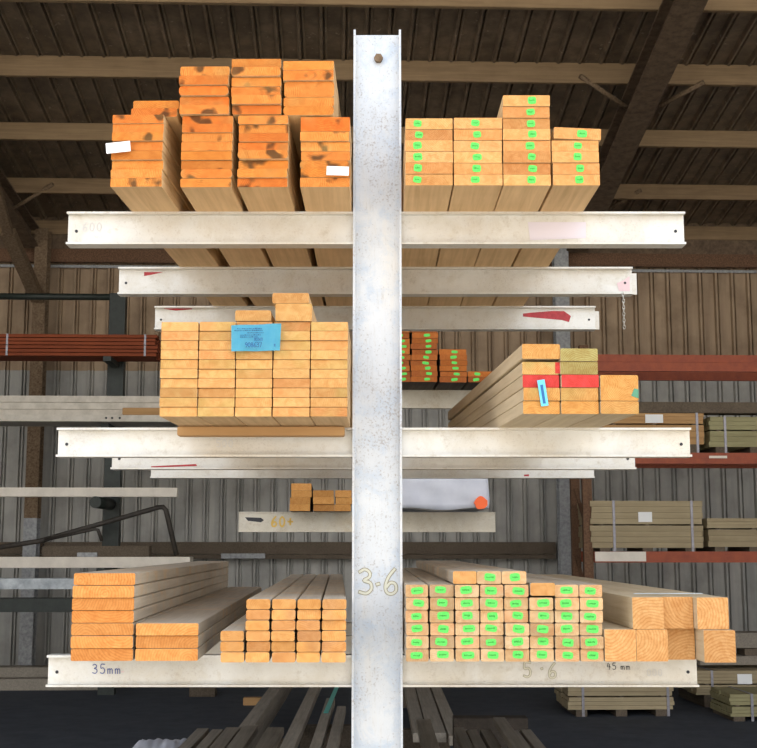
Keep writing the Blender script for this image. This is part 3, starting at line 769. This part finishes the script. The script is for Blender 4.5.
# grey beams, four high, the lowest course a little proud
hs = (424-395)/4
_, zg = 0, lv[425]
tot = bat(80, 395.5, YI)[1]-zg
for i in range(4):
    c0, _ = bat(-60, 410, YI); c1, _ = bat(330, 410, YI); t = tot/4
    mb = MB().box(-(c1-c0)/2, (c1-c0)/2, -.16 if i == 0 else 0, .38, 0, t-.003, bev=.004)
    o = bput(mb, 'long_beam', 'grey_beam', (c0+c1)/2, YI, zg+i*t)
    tag(o, ['pale grey long beam at the bottom of the left rear four', 'pale grey long beam, second up of the left rear four', 'pale grey long beam, third up of the left rear four', 'speckled grey long beam on top of the left rear four'][i], 'beam', 'long grey beams')
    if i == 0:
        for px in (109, 115, 122.5):
            a_, _ = bat(px, 420, YI); MB().tube([(a_-(c0+c1)/2, -.166, t*.5), (a_-(c0+c1)/2, -.159, t*.5)], .012, 8).build('bolt_hole', 'ink_black', o)
a_, _ = bat(122, 418, YI-.15); b_, _ = bat(175, 418, YI-.15)
tag(bput(MB().box(0, b_-a_, 0, .13, 0, .072, bev=.006), 'short_timber', 'pack_tan', a_, YI-.145, zg+tot/4), 'short orange timber lying on the ledge of the grey beams', 'timber offcut')
long_item('cream_beam', 'cream_beam', -60, 177, 487.5, 497, .10, 'long cream painted beam with a bolt hole at its right end', 'beam', z=lv[497.5])
long_item('cream_beam', 'cream_beam', -60, 190, 557, 567, .28, 'long pinkish cream beam under the bent pipes, left rear', 'beam', z=lv[567.5])
long_item('zinc_beam', 'blue_beam', -60, 190, 578.5, 588, .28, 'long pale zinc beam between cream and green beams', 'beam', z=lv[588.5])
long_item('green_beam', 'dark_green', -60, 190, 598.5, 610.5, .28, 'long dark green steel beam lowest of the left rear beams', 'beam', z=lv[611])
zcb = bat(100, 557, YI)[1]
o = slab('dark_timber_bundle', 's_dark', 42, 149, 546, 556, YI+.02, .18, .004, 'dark flat timber lying on the pinkish cream beam', 'timber plank', None, zcb+.001)
o = slab('fixing_bracket', 'zinc_dirty', 77, 97, 552.5, 557, YI-.0, .02, .003, 'small pale metal bracket on the cream beam', 'bracket', None, zcb+.001)
def bpt(px, py, y): x, z = bat(px, py, y); return B(x, y, z)
yb_ = YI+.24
zend = zcb+.03
tag(MB().tube([bpt(-25, 551, yb_), bpt(40, 541, yb_), bpt(158, 507.5, yb_), bpt(163, 507, yb_), bpt(166, 510, yb_), bpt(176.5, 555.5, yb_)], .026, 10).build('bent_pipe', 'dark_steel'), 'long dark steel pipe bent down at its right end, left rear', 'pipe')
tag(MB().tube([bpt(42, 549, yb_-.06), bpt(45, 540, yb_-.06), bpt(94, 529, yb_-.06), bpt(98, 530, yb_-.06), bpt(102, 541, yb_-.06)], .018, 10).build('bent_pipe', 'dark_steel'), 'short dark bent pipe below the long bent one', 'pipe')
# ------------------------------------------------------------------ building
YW = 15.0
SL = .15; ZP = 5.31
def zroof(y): return ZP+(YW-y)*SL      # purlin underside
def struct(o): o['kind'] = 'structure'; return o
def rib_profile(x0, x1, p=.205, d=.045):
    pts = []; x = x0
    while x < x1:
        pts += [(x, 0), (x+.118, 0), (x+.130, d), (x+.152, d), (x+.162, .004), (x+.170, .004), (x+.177, d*.8), (x+.188, d*.8), (x+.197, 0)]
        x += p
    return pts
def sheet(prof, ext0, ext1, th, mi, mb, fn):
    n = len(prof)
    rows = [[mb.bm.verts.new(fn(x, d+o_, e)) for (x, d) in prof] for e in (ext0, ext1) for o_ in (0, -th)]
    for i in range(n-1):
        for a, b in ((0, 2), (1, 3), (0, 1), (2, 3)):
            mb.bm.faces.new((rows[a][i], rows[a][i+1], rows[b][i+1], rows[b][i])).material_index = mi
    for i in (0, n-1):
        mb.bm.faces.new((rows[0][i], rows[1][i], rows[3][i], rows[2][i])).material_index = mi
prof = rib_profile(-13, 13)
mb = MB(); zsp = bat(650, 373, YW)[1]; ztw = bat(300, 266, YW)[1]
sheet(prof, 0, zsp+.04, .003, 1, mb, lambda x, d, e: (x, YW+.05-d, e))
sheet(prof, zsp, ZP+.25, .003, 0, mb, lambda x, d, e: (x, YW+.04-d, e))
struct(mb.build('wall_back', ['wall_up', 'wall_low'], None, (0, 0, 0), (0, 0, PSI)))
mb = MB()
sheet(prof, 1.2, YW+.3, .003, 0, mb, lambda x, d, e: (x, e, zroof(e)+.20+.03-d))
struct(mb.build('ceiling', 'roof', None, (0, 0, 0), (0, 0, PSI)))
for s, nm in ((-1, 'wall_left'), (1, 'wall_right')):
    mb = MB(); sp = rib_profile(1.2, YW+.05)
    n = len(sp); r0 = []; r1 = []
    for (y, d) in sp:
        r0.append((mb.bm.verts.new((s*(13-d*.5), y, 0)), mb.bm.verts.new((s*(13.004-d*.5), y, 0))))
        r1.append((mb.bm.verts.new((s*(13-d*.5), y, zroof(y)+.2)), mb.bm.verts.new((s*(13.004-d*.5), y, zroof(y)+.2))))
    for i in range(n-1):
        for k in (0, 1): mb.bm.faces.new((r0[i][k], r0[i+1][k], r1[i+1][k], r1[i][k]))
    struct(mb.build(nm, 'wall_low', None, (0, 0, 0), (0, 0, PSI)))
struct(bput(MB().box(-13.2, 13.2, 1.7, YW+.3, -.1, 0), 'floor', 'asphalt', 0, 0, 0))
struct(MB().box(-40, 40, -40, 1.70+.0, -.12, -.01).build('ground', 'concrete', None, (0, 0, 0), (0, 0, PSI)))
# purlins
def yline(py, px=378):
    dx, dy, dz = ray(px, py); by = -dx*sP+dy*cP
    return (ZP+YW*SL-EYE)/(dz/by+SL)
cond = {}
PL = [(240, .17, 'closest to the back wall'), (196, .175, 'second out from the back wall'), (143, .18, 'third out from the back wall, crossing behind the stacks'), (80, .20, 'fourth out from the wall, over the stacks'), (4, .20, 'nearest the viewer at the picture top')]
for py, h, w in PL:
    y = yline(py) if py > 5 else yline(5)
    y = min(y, YW-.12)
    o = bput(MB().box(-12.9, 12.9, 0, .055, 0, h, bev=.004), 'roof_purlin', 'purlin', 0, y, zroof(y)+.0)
    tag(o, f'long brown timber roof purlin, {w}', 'roof beam', 'roof purlins')
# eave beam and wall head
_, z0 = bat(378, 265, YW-.1); _, z1 = bat(378, 252, YW-.1)
tag(bput(MB().box(-12.9, 12.9, 0, .07, 0, z1-z0, bev=.01), 'eave_beam', 'rust', 0, YW-.14, z0), 'rust brown steel eave beam along the top of the back wall', 'beam')
struct(bput(MB().box(-12.95, 12.95, 0, .01, 0, .035), 'trim_1', 'zinc_dirty', 0, YW-.02, z0-.045))
struct(bput(MB().box(-12.95, 12.95, 0, .02, z1+.002-z0, ZP+.24-z0), 'eave_gap_shade', 'rafter', 0, YW-.10, z0))  # shade of the gap above the eave beam, put in as a dark board
# wall girts
tag(slab('wall_girt', 's_dark', -100, 556, 542, 554, YW-.12, .10, 0, 'dark timber girt fixed low across the back wall', 'beam'), None, None)
tag(slab('wall_girt', 's_dark', -100, 556, 554.5, 559, YW-.16, .14, 0, 'thin dark rail right below the low wall girt', 'beam'), None, None)
tag(slab('white_board', 'zinc_dirty', 221, 265, 553.5, 558.5, YW-.20, .03, 0, 'short whitish board lying against the low wall rail', 'board offcut'), None, None)
# columns
def column_post(px, py_ref, w, mats, label, y=YW-.35, zsplit=None, top=None):
    x, _ = bat(px, py_ref, y); e = bempty('shed_column', x, y); tag(e, label, 'column')
    h = top or (zroof(y)-.02)
    for (za, zb2, mt, nm) in ([(0, h, mats, 'column_shaft')] if zsplit is None else [(0, zsplit, mats[0], 'painted_shaft'), (zsplit, h, mats[1], 'rusty_shaft')]):
        m = MB(); m.box(-w/2, w/2, 0, .012, za, zb2); m.box(-w/2, w/2, .17, .182, za, zb2); m.box(-.006, .006, .012, .17, za, zb2)
        m.build(nm, mt, e)
    MB().box(-w*.8, w*.8, -.05, .23, 0, .015).build('base_plate', 'rust', e)
    return x, e
xL, eL = column_post(32, 480, .155, ('zinc_dirty', 'rust_pale'), 'steel column at the left rear, rusty above and grey painted below', zsplit=bat(30, 518, YW-.35)[1])
xR, eR = column_post(567, 520, .175, 'zinc_dirty', 'grey steel column between the rear rack and the pallet racking')
# rafters: one on each column, under the purlins
for (xb, lab) in ((xL, 'dark steel rafter rising from the left rear column'), (xR, 'dark steel rafter crossing the roof at upper right')):
    y0, y1 = YW-.30, 5.0; dxr = -.0175*(0 if xb < 0 else 1)
    m = MB()
    def sec(y, b_, t_, w=.29):
        xx = xb+(.20-.016*(y0-y) if xb > 0 else -.17-.03*(y0-y))
        zz = zroof(y)-.012
        return xx, zz
    xa0, za0 = sec(y0, 0, 0); xa1, za1 = sec(y1, 0, 0)
    hh = .10; W2 = .135
    for (o0, o1, ww) in ((-.02, .0, W2), (-.24, -.22, W2), (-.22, -.02, .03)):
        v = [m.bm.verts.new(q) for q in ((xa0-ww, y0, za0+o0), (xa0+ww, y0, za0+o0), (xa0+ww, y0, za0+o1), (xa0-ww, y0, za0+o1), (xa1-ww, y1, za1+o0), (xa1+ww, y1, za1+o0), (xa1+ww, y1, za1+o1), (xa1-ww, y1, za1+o1))]
        for f in ((0, 1, 2, 3), (7, 6, 5, 4), (0, 4, 5, 1), (1, 5, 6, 2), (2, 6, 7, 3), (3, 7, 4, 0)): m.bm.faces.new([v[i] for i in f])
    o = m.build('steel_rafter', 'rafter', None, (0, 0, 0), (0, 0, PSI)); tag(o, lab, 'roof beam', 'steel rafters')
# knee brace at the left column
tag(MB().bar(bpt(8, 232, YW-1.6), bpt(38, 299, YW-.37), .15, .10).build('knee_brace', 'rust_pale'), 'rusty speckled knee brace from left column up to the rafter', 'brace')
tag(MB().bar(bpt(-8, 175, YW-2.6), bpt(8.5, 233, YW-1.6), .10, .08).build('knee_brace', 'rust_pale'), 'upper rusty brace continuing along the left rafter', 'brace')
yq = yline(80)
def brace(a, b_, lab): tag(MB().tube([a, b_], .024, 8).build('fly_brace', 'rust_pale'), lab, 'brace', 'fly braces')
brace(bpt(580, 76, yq-.03), bpt(632, 111, yq+.25), 'thin brace from purlin to the left side of right rafter')
brace(bpt(704, 82, yq-.03), bpt(660, 106, yq+.25), 'thin brace from purlin to the right side of right rafter')
y3 = yline(196)
brace(bpt(641, 190, y3-.03), bpt(612, 207, y3+.2), 'small brace low on the right rafter near the wall')
brace(bpt(53, 184, y3-.03), bpt(5, 214, y3+.2), 'rusty thin brace beside the left rafter')
# ------------------------------------------------------------------ pallet racking at the right
YR = 12.0
xu, _ = bat(588, 520, YR)
pk = bempty('pallet_rack', xu, YR)
tag(pk, 'red beamed pallet racking with rusty uprights along the right rear', 'storage rack')
hu = bat(588, 345, YR)[1]
for dx in (0, 2.9):
    for dy_ in (0, .60):
        m = MB(); m.box(dx-.045, dx+.045, dy_, dy_+.01, 0, hu); m.box(dx-.045, dx-.035, dy_+.01, dy_+.07, 0, hu); m.box(dx+.035, dx+.045, dy_+.01, dy_+.07, 0, hu)
        m.box(dx-.07, dx+.07, dy_-.03, dy_+.1, 0, .008)
        m.build('upright', 'rust', pk)
    for zz in (.3, 1.0, 1.7, 2.4):
        MB().bar((dx, .08, zz), (dx, .60, zz+.4), .03, .03).build('lattice_brace', 'rust', pk)
beamtop = {}
for (pt, pb, mt) in ((355.5, 372, 'red_beam'), (453, 464, 'red_beam'), (551.5, 562.5, 'red_beam')):
    _, za = bat(680, pb, YR); _, zb2 = bat(680, pt, YR); beamtop[pt] = zb2
    for dy_ in (-.045, .61):
        m = MB(); h = zb2-za
        m.box(.046, 2.854, dy_, dy_+.04, za, zb2)
        m.box(.046, 2.854, dy_-.006, dy_, za+h*.55, zb2-.004)
        b_ = m.build('beam', mt, pk)
        if pt > 550 and dy_ < 0:
            a_, _ = bat(646, 557, YR-.05); MB().box(.05, a_-xu, dy_-.008, dy_-.0062, za+.012, zb2-.002).build('white_patch', 'cream_beam', b_)
        if 400 < pt < 500 and dy_ < 0:
            a_, _ = bat(709, 457, YR-.05); c_, _ = bat(727, 457, YR-.05); MB().box(a_-xu, c_-xu, dy_-.008, dy_-.0062, za+h*.5, zb2-.03).build('white_patch', 'cream_beam', b_)
def pack(pl, pr, rowsY, y, depth, mat, label, straps, tagpx=None, zb=None, lay=4, skid=.0, endm='s_mid'):
    """strapped bundle of boards laid along X; rowsY = list of (top, bottom) picture rows of its layers"""
    x0, _ = bat(pl, rowsY[-1][1], y); x1, _ = bat(pr, rowsY[-1][1], y)
    base = bat((pl+pr)/2, rowsY[-1][1], y)[1] if zb is None else zb
    e = bempty('timber_pack', (x0+x1)/2, y, base); tag(e, label, 'timber pack', 'strapped timber packs')
    w = x1-x0; z = 0
    tops = []
    hs = [bat((pl+pr)/2, t, y)[1]-bat((pl+pr)/2, b, y)[1] for t, b in rowsY][::-1]
    if skid:
        for k in (-.38, .0, .38): MB().box(k*w-.05, k*w+.05, 0, depth, 0, skid).build('runner', 's_dark', e)
        z = skid
    for hi, h in enumerate(hs):
        m = MB(); t = h/lay; nb = max(2, int(depth/.14)); bw = depth/nb
        for r_ in range(lay):
            for q in range(nb):
                j = random.uniform(-.012, .012); jy = random.uniform(0, .004)
                m.box(-w/2+j, w/2+random.uniform(-.015, .01), q*bw+jy, (q+1)*bw-.003, z+r_*t, z+(r_+1)*t-.002)
        m.build('board_layer', mat, e); z += h
        if hi < len(hs)-1:
            for k in (-.4, 0, .4): MB().box(k*w-.02, k*w+.02, .0, depth, z, z+.012).build('spacer', 's_dark', e)
            z += .012
    for sxx in straps:
        a_, _ = bat(sxx, rowsY[0][1], y); a_ -= (x0+x1)/2
        m = MB(); m.box(a_-.012, a_+.012, -.006, -.001, 0, z+.003); m.box(a_-.012, a_+.012, -.006, depth+.006, z, z+.003); m.box(a_-.012, a_+.012, depth+.001, depth+.006, 0, z+.003)
        m.build('strap', 'steel_strap', e)
    if tagpx:
        a_, za = bat(tagpx[0], tagpx[2], y); b_, zb3 = bat(tagpx[1], tagpx[3], y)
        MB().box(a_-(x0+x1)/2, b_-(x0+x1)/2, -.008, -.005, zb3-base, za-base).build('paper_label', 'white_paper', e)['label'] = 'white paper label'
    return base+z
t1 = beamtop[453]; t2 = beamtop[551.5]
YK = YR-.02
zt1 = pack(604, 705, [(414, 424.5), (425.5, 445)], YK, .66, 'pack_tan', 'tan timber pack with white label on the middle racking beam', [697], (645, 663, 414.5, 423), t1+.0, 3, skid=.085)
pack(710, 800, [(416, 429), (430.5, 446.5)], YK, .66, 'pack_green', 'greenish timber pack at the right edge on the middle racking beam', [725], None, t1, 3, skid=.06)
pack(591.5, 704, [(500.5, 524), (525, 547.5)], YK, .66, 'pack', 'grey brown timber pack with two straps on the lower racking beam', [614, 692], (638, 652, 512, 522), t2, 4, skid=.035)
pack(709, 800, [(517, 527), (529, 546.5)], YK, .66, 'pack', 'low grey brown timber pack at right edge on the lower racking beam', [], None, t2, 3, skid=.045)
# dark beam lying over the packs
a_, _ = bat(612, 407, YK+.1); 
o = slab('dark_timber_beam', 's_dark', 612, 800, 402, 412.5, YK+.02, .2, .004, 'long dark timber lying on top of the tan timber pack', 'timber beam', None, zt1+.004)
# floor packs
pack(569, 674, [(685, 698), (699.5, 712)], 11.3, .7, 'pack', 'strapped timber pack on the floor under the bottom right arm', [583, 668], None, .0, 3, skid=.06)
pack(697, 800, [(666, 679), (680, 690)], 11.9, .9, 'pack', 'timber pack with white label on the floor at right edge', [712], (737, 752, 674, 684), .0, 4, skid=.115)
zb_ = pack(731, 800, [(693, 704), (705, 715)], 10.95, .6, 'pack_green', 'small strapped timber pack at the bottom right corner', [752], None, .0, 3, skid=.04)
o = slab('long_timber', 's_mid', 700, 800, 633, 648, 12.1, .3, .004, 'grey brown timber stacked above the right edge floor pack', 'timber beam', None, None)
o = slab('long_timber', 's_mid', 700, 800, 656, 665, 12.1, .3, .004, 'thin grey timber directly on the right edge floor pack', 'timber beam', None, None)
o = slab('timber_packer', 's_dark', 745, 800, 648.5, 655.5, 12.12, .25, 0, 'dark packer between the two right edge timbers', 'timber packer')

# ------------------------------------------------------------------ things on the floor
def floor_slab(name, mat, pl, pr, pt, pb, depth, label, cat, bev=.004):
    _, dy, dz = ray((pl+pr)/2, pb); dx = ray((pl+pr)/2, pb)[0]
    by = -dx*sP+dy*cP; y = -EYE*by/dz
    return slab(name, mat, pl, pr, pt, pb, y, depth, bev, label, cat, None, 0.0)
floor_slab('timber_sleeper', 's_mid', -60, 110, 679, 690.5, .2, 'long brown sleeper on the floor, front one at lower left', 'timber beam')
o = slab('timber_sleeper', 's_mid', -60, 110, 667.5, 678, 13.8, .25, .004, 'olive brown sleeper on the floor, rear raised one at lower left', 'timber beam', None, 0)
floor_slab('timber_block', 's_dark', 189, 215, 682, 697, .2, 'dark timber block on the floor under the bottom left arm', 'timber block')
floor_slab('timber_offcut', 'pack_tan', 243, 262, 698, 705.5, .10, 'small orange timber offcut lying on the dark floor', 'timber offcut')
# long timbers lying away from the viewer on floor dunnage
def away(pl, pr, pyn, pyf, ztopp, h, name, label, mat='s_mid', vis=None):
    def yy(py): dx, dy, dz = ray(378, py); return (ztopp-EYE)*dy/dz
    Yn, Yf = (yy(pyn) if pyn else 5.8), (yy(pyf) if pyf else 13.0)
    Yref = yy(vis) if vis else Yn
    xl, xr = X_at(pl, Yref, ztopp), X_at(pr, Yref, ztopp)
    o = board(name, xr-xl, h, Yf-Yn, mat, mat, ((xl+xr)/2, Yn, ztopp-h), 0, 0, 0, .004)
    tag(o, label, 'timber beam', 'long timbers lying on the floor'); return o
o = away(264, 276, None, None, .30, .18, 'timber_beam', 'single long brown beam receding at lower left', vis=694)
away(303, 314, None, None, .28, .06, 'timber_beam', 'dark long timber receding, left of the teal strap', vis=700)
away(324, 333, None, 698, .28, .06, 'timber_beam', 'dark long timber below the teal strap', vis=705)
away(336, 345, None, 706, .28, .06, 'timber_beam', 'dark long timber between the teal strap and the post', vis=710)
away(405, 415.5, 733, None, .28, .06, 'timber_beam', 'dark long timber receding just right of the post', vis=690)
away(416.5, 430.5, 733, None, .28, .06, 'timber_beam', 'second dark long timber right of the post', vis=690)
away(432, 442.5, 736, None, .28, .06, 'timber_beam', 'third dark long timber right of the post', vis=690)
for (pa, pb_, Y) in ((258, 350, 6.2), (258, 350, 9.2), (402, 450, 9.0), (402, 450, 12.0)):
    xl, xr = X_at(pa, 9, .1), X_at(pb_, 9, .1)
    z = .12 if pa < 300 else .22
    if pa < 300: xl, xr = X_at(pa, 9, .1), X_at(290, 9, .1)
    tag(MB().box(xl, xr, 0, .1, 0, z).build('timber_bearer', 's_dark', None, (0, Y, 0)), f'dark floor bearer under the {"single left beam" if pa<300 else "long right timbers"}, {"near" if Y<9.1 and Y!=9.2 else "far"} one', 'timber bearer')
    if pa < 300:
        xl, xr = X_at(298, 9, .1), X_at(350, 9, .1)
        tag(MB().box(xl, xr, 0, .1, 0, .22).build('timber_bearer', 's_dark', None, (0, Y-(.0 if Y > 9 else .0), 0)), f'dark floor bearer under the strapped dark timbers, {"near" if Y<9 else "far"} one', 'timber bearer')
ya = 8.9
xs, zs = at(323.5, 700, ya)
tag(MB().bar((xs-.004, ya+.5, .288), (xs+.02, ya+2.2, .288), .035, .004).build('plastic_strap', 'teal'), 'loose teal plastic strap lying along the dark timbers', 'strap')
# lump of plastic wrap on a block, lower left
x0, _ = at(144, 738, 5.2); x1, _ = at(192, 738, 5.2); _, zt3 = at(170, 738, 5.2)
blk = MB().box(x0, x1, 0, .45, 0, zt3-.70, bev=.004).build('timber_block', 's_mid', None, (0, 5.0-.3, .70)); tag(blk, 'grey timber block at bottom left under crumpled plastic', 'timber block')
mb = MB(); nx, ny = 26, 12; g = {}
for i in range(nx+1):
    for j in range(ny+1):
        u, v = i/nx, j/ny; e = min(u, 1-u, v, 1-v)
        hgt = (.004+.010*abs(math.sin(u*17+v*5))*abs(math.cos(v*13-u*6))+.018*math.exp(-((u-.18)**2+(v-.6)**2)*60)+.02*math.exp(-((u-.72)**2+(v-.6)**2)*80))
        g[i, j] = mb.bm.verts.new((x0+.004+(x1-x0-.008)*u, .02+.42*v, hgt if e > 0 else 0))
for i in range(nx):
    for j in range(ny): mb.bm.faces.new((g[i, j], g[i+1, j], g[i+1, j+1], g[i, j+1])).smooth = True
tag(mb.build('crumpled_plastic', 'wrap', None, (0, 4.7, zt3+.0005)), 'crumpled white plastic sheet on the block at bottom left', 'plastic sheet')

# ------------------------------------------------------------------ light
w = bpy.data.worlds.new('sky'); SC.world = w; w.use_nodes = True; nt = w.node_tree
bg = nt.nodes['Background']
tc = nt.nodes.new('ShaderNodeTexCoord'); sp = nt.nodes.new('ShaderNodeSeparateXYZ'); nt.links.new(tc.outputs['Generated'], sp.inputs[0])
c = ramp(nt, sp.outputs[2], [(0.0, (1.0, .95, .87)), (.3, (.95, .97, 1.0)), (1.0, (.50, .70, 1.0))])
nt.links.new(c, bg.inputs['Color']); bg.inputs['Strength'].default_value = 1.9
sun = bpy.data.objects.new('sun', bpy.data.lights.new('sun', 'SUN')); COL.objects.link(sun)
sun.data.energy = 6.0; sun.data.angle = math.radians(.6); sun.data.color = (1, .90, .74)
sun.location = (0, -8, 12); sun.rotation_euler = (math.radians(14), math.radians(6), 0)
SC.view_settings.view_transform = 'Standard'; SC.view_settings.look = 'None'; SC.view_settings.gamma = 1; SC.view_settings.use_curve_mapping = False
SC.view_settings.exposure = .40
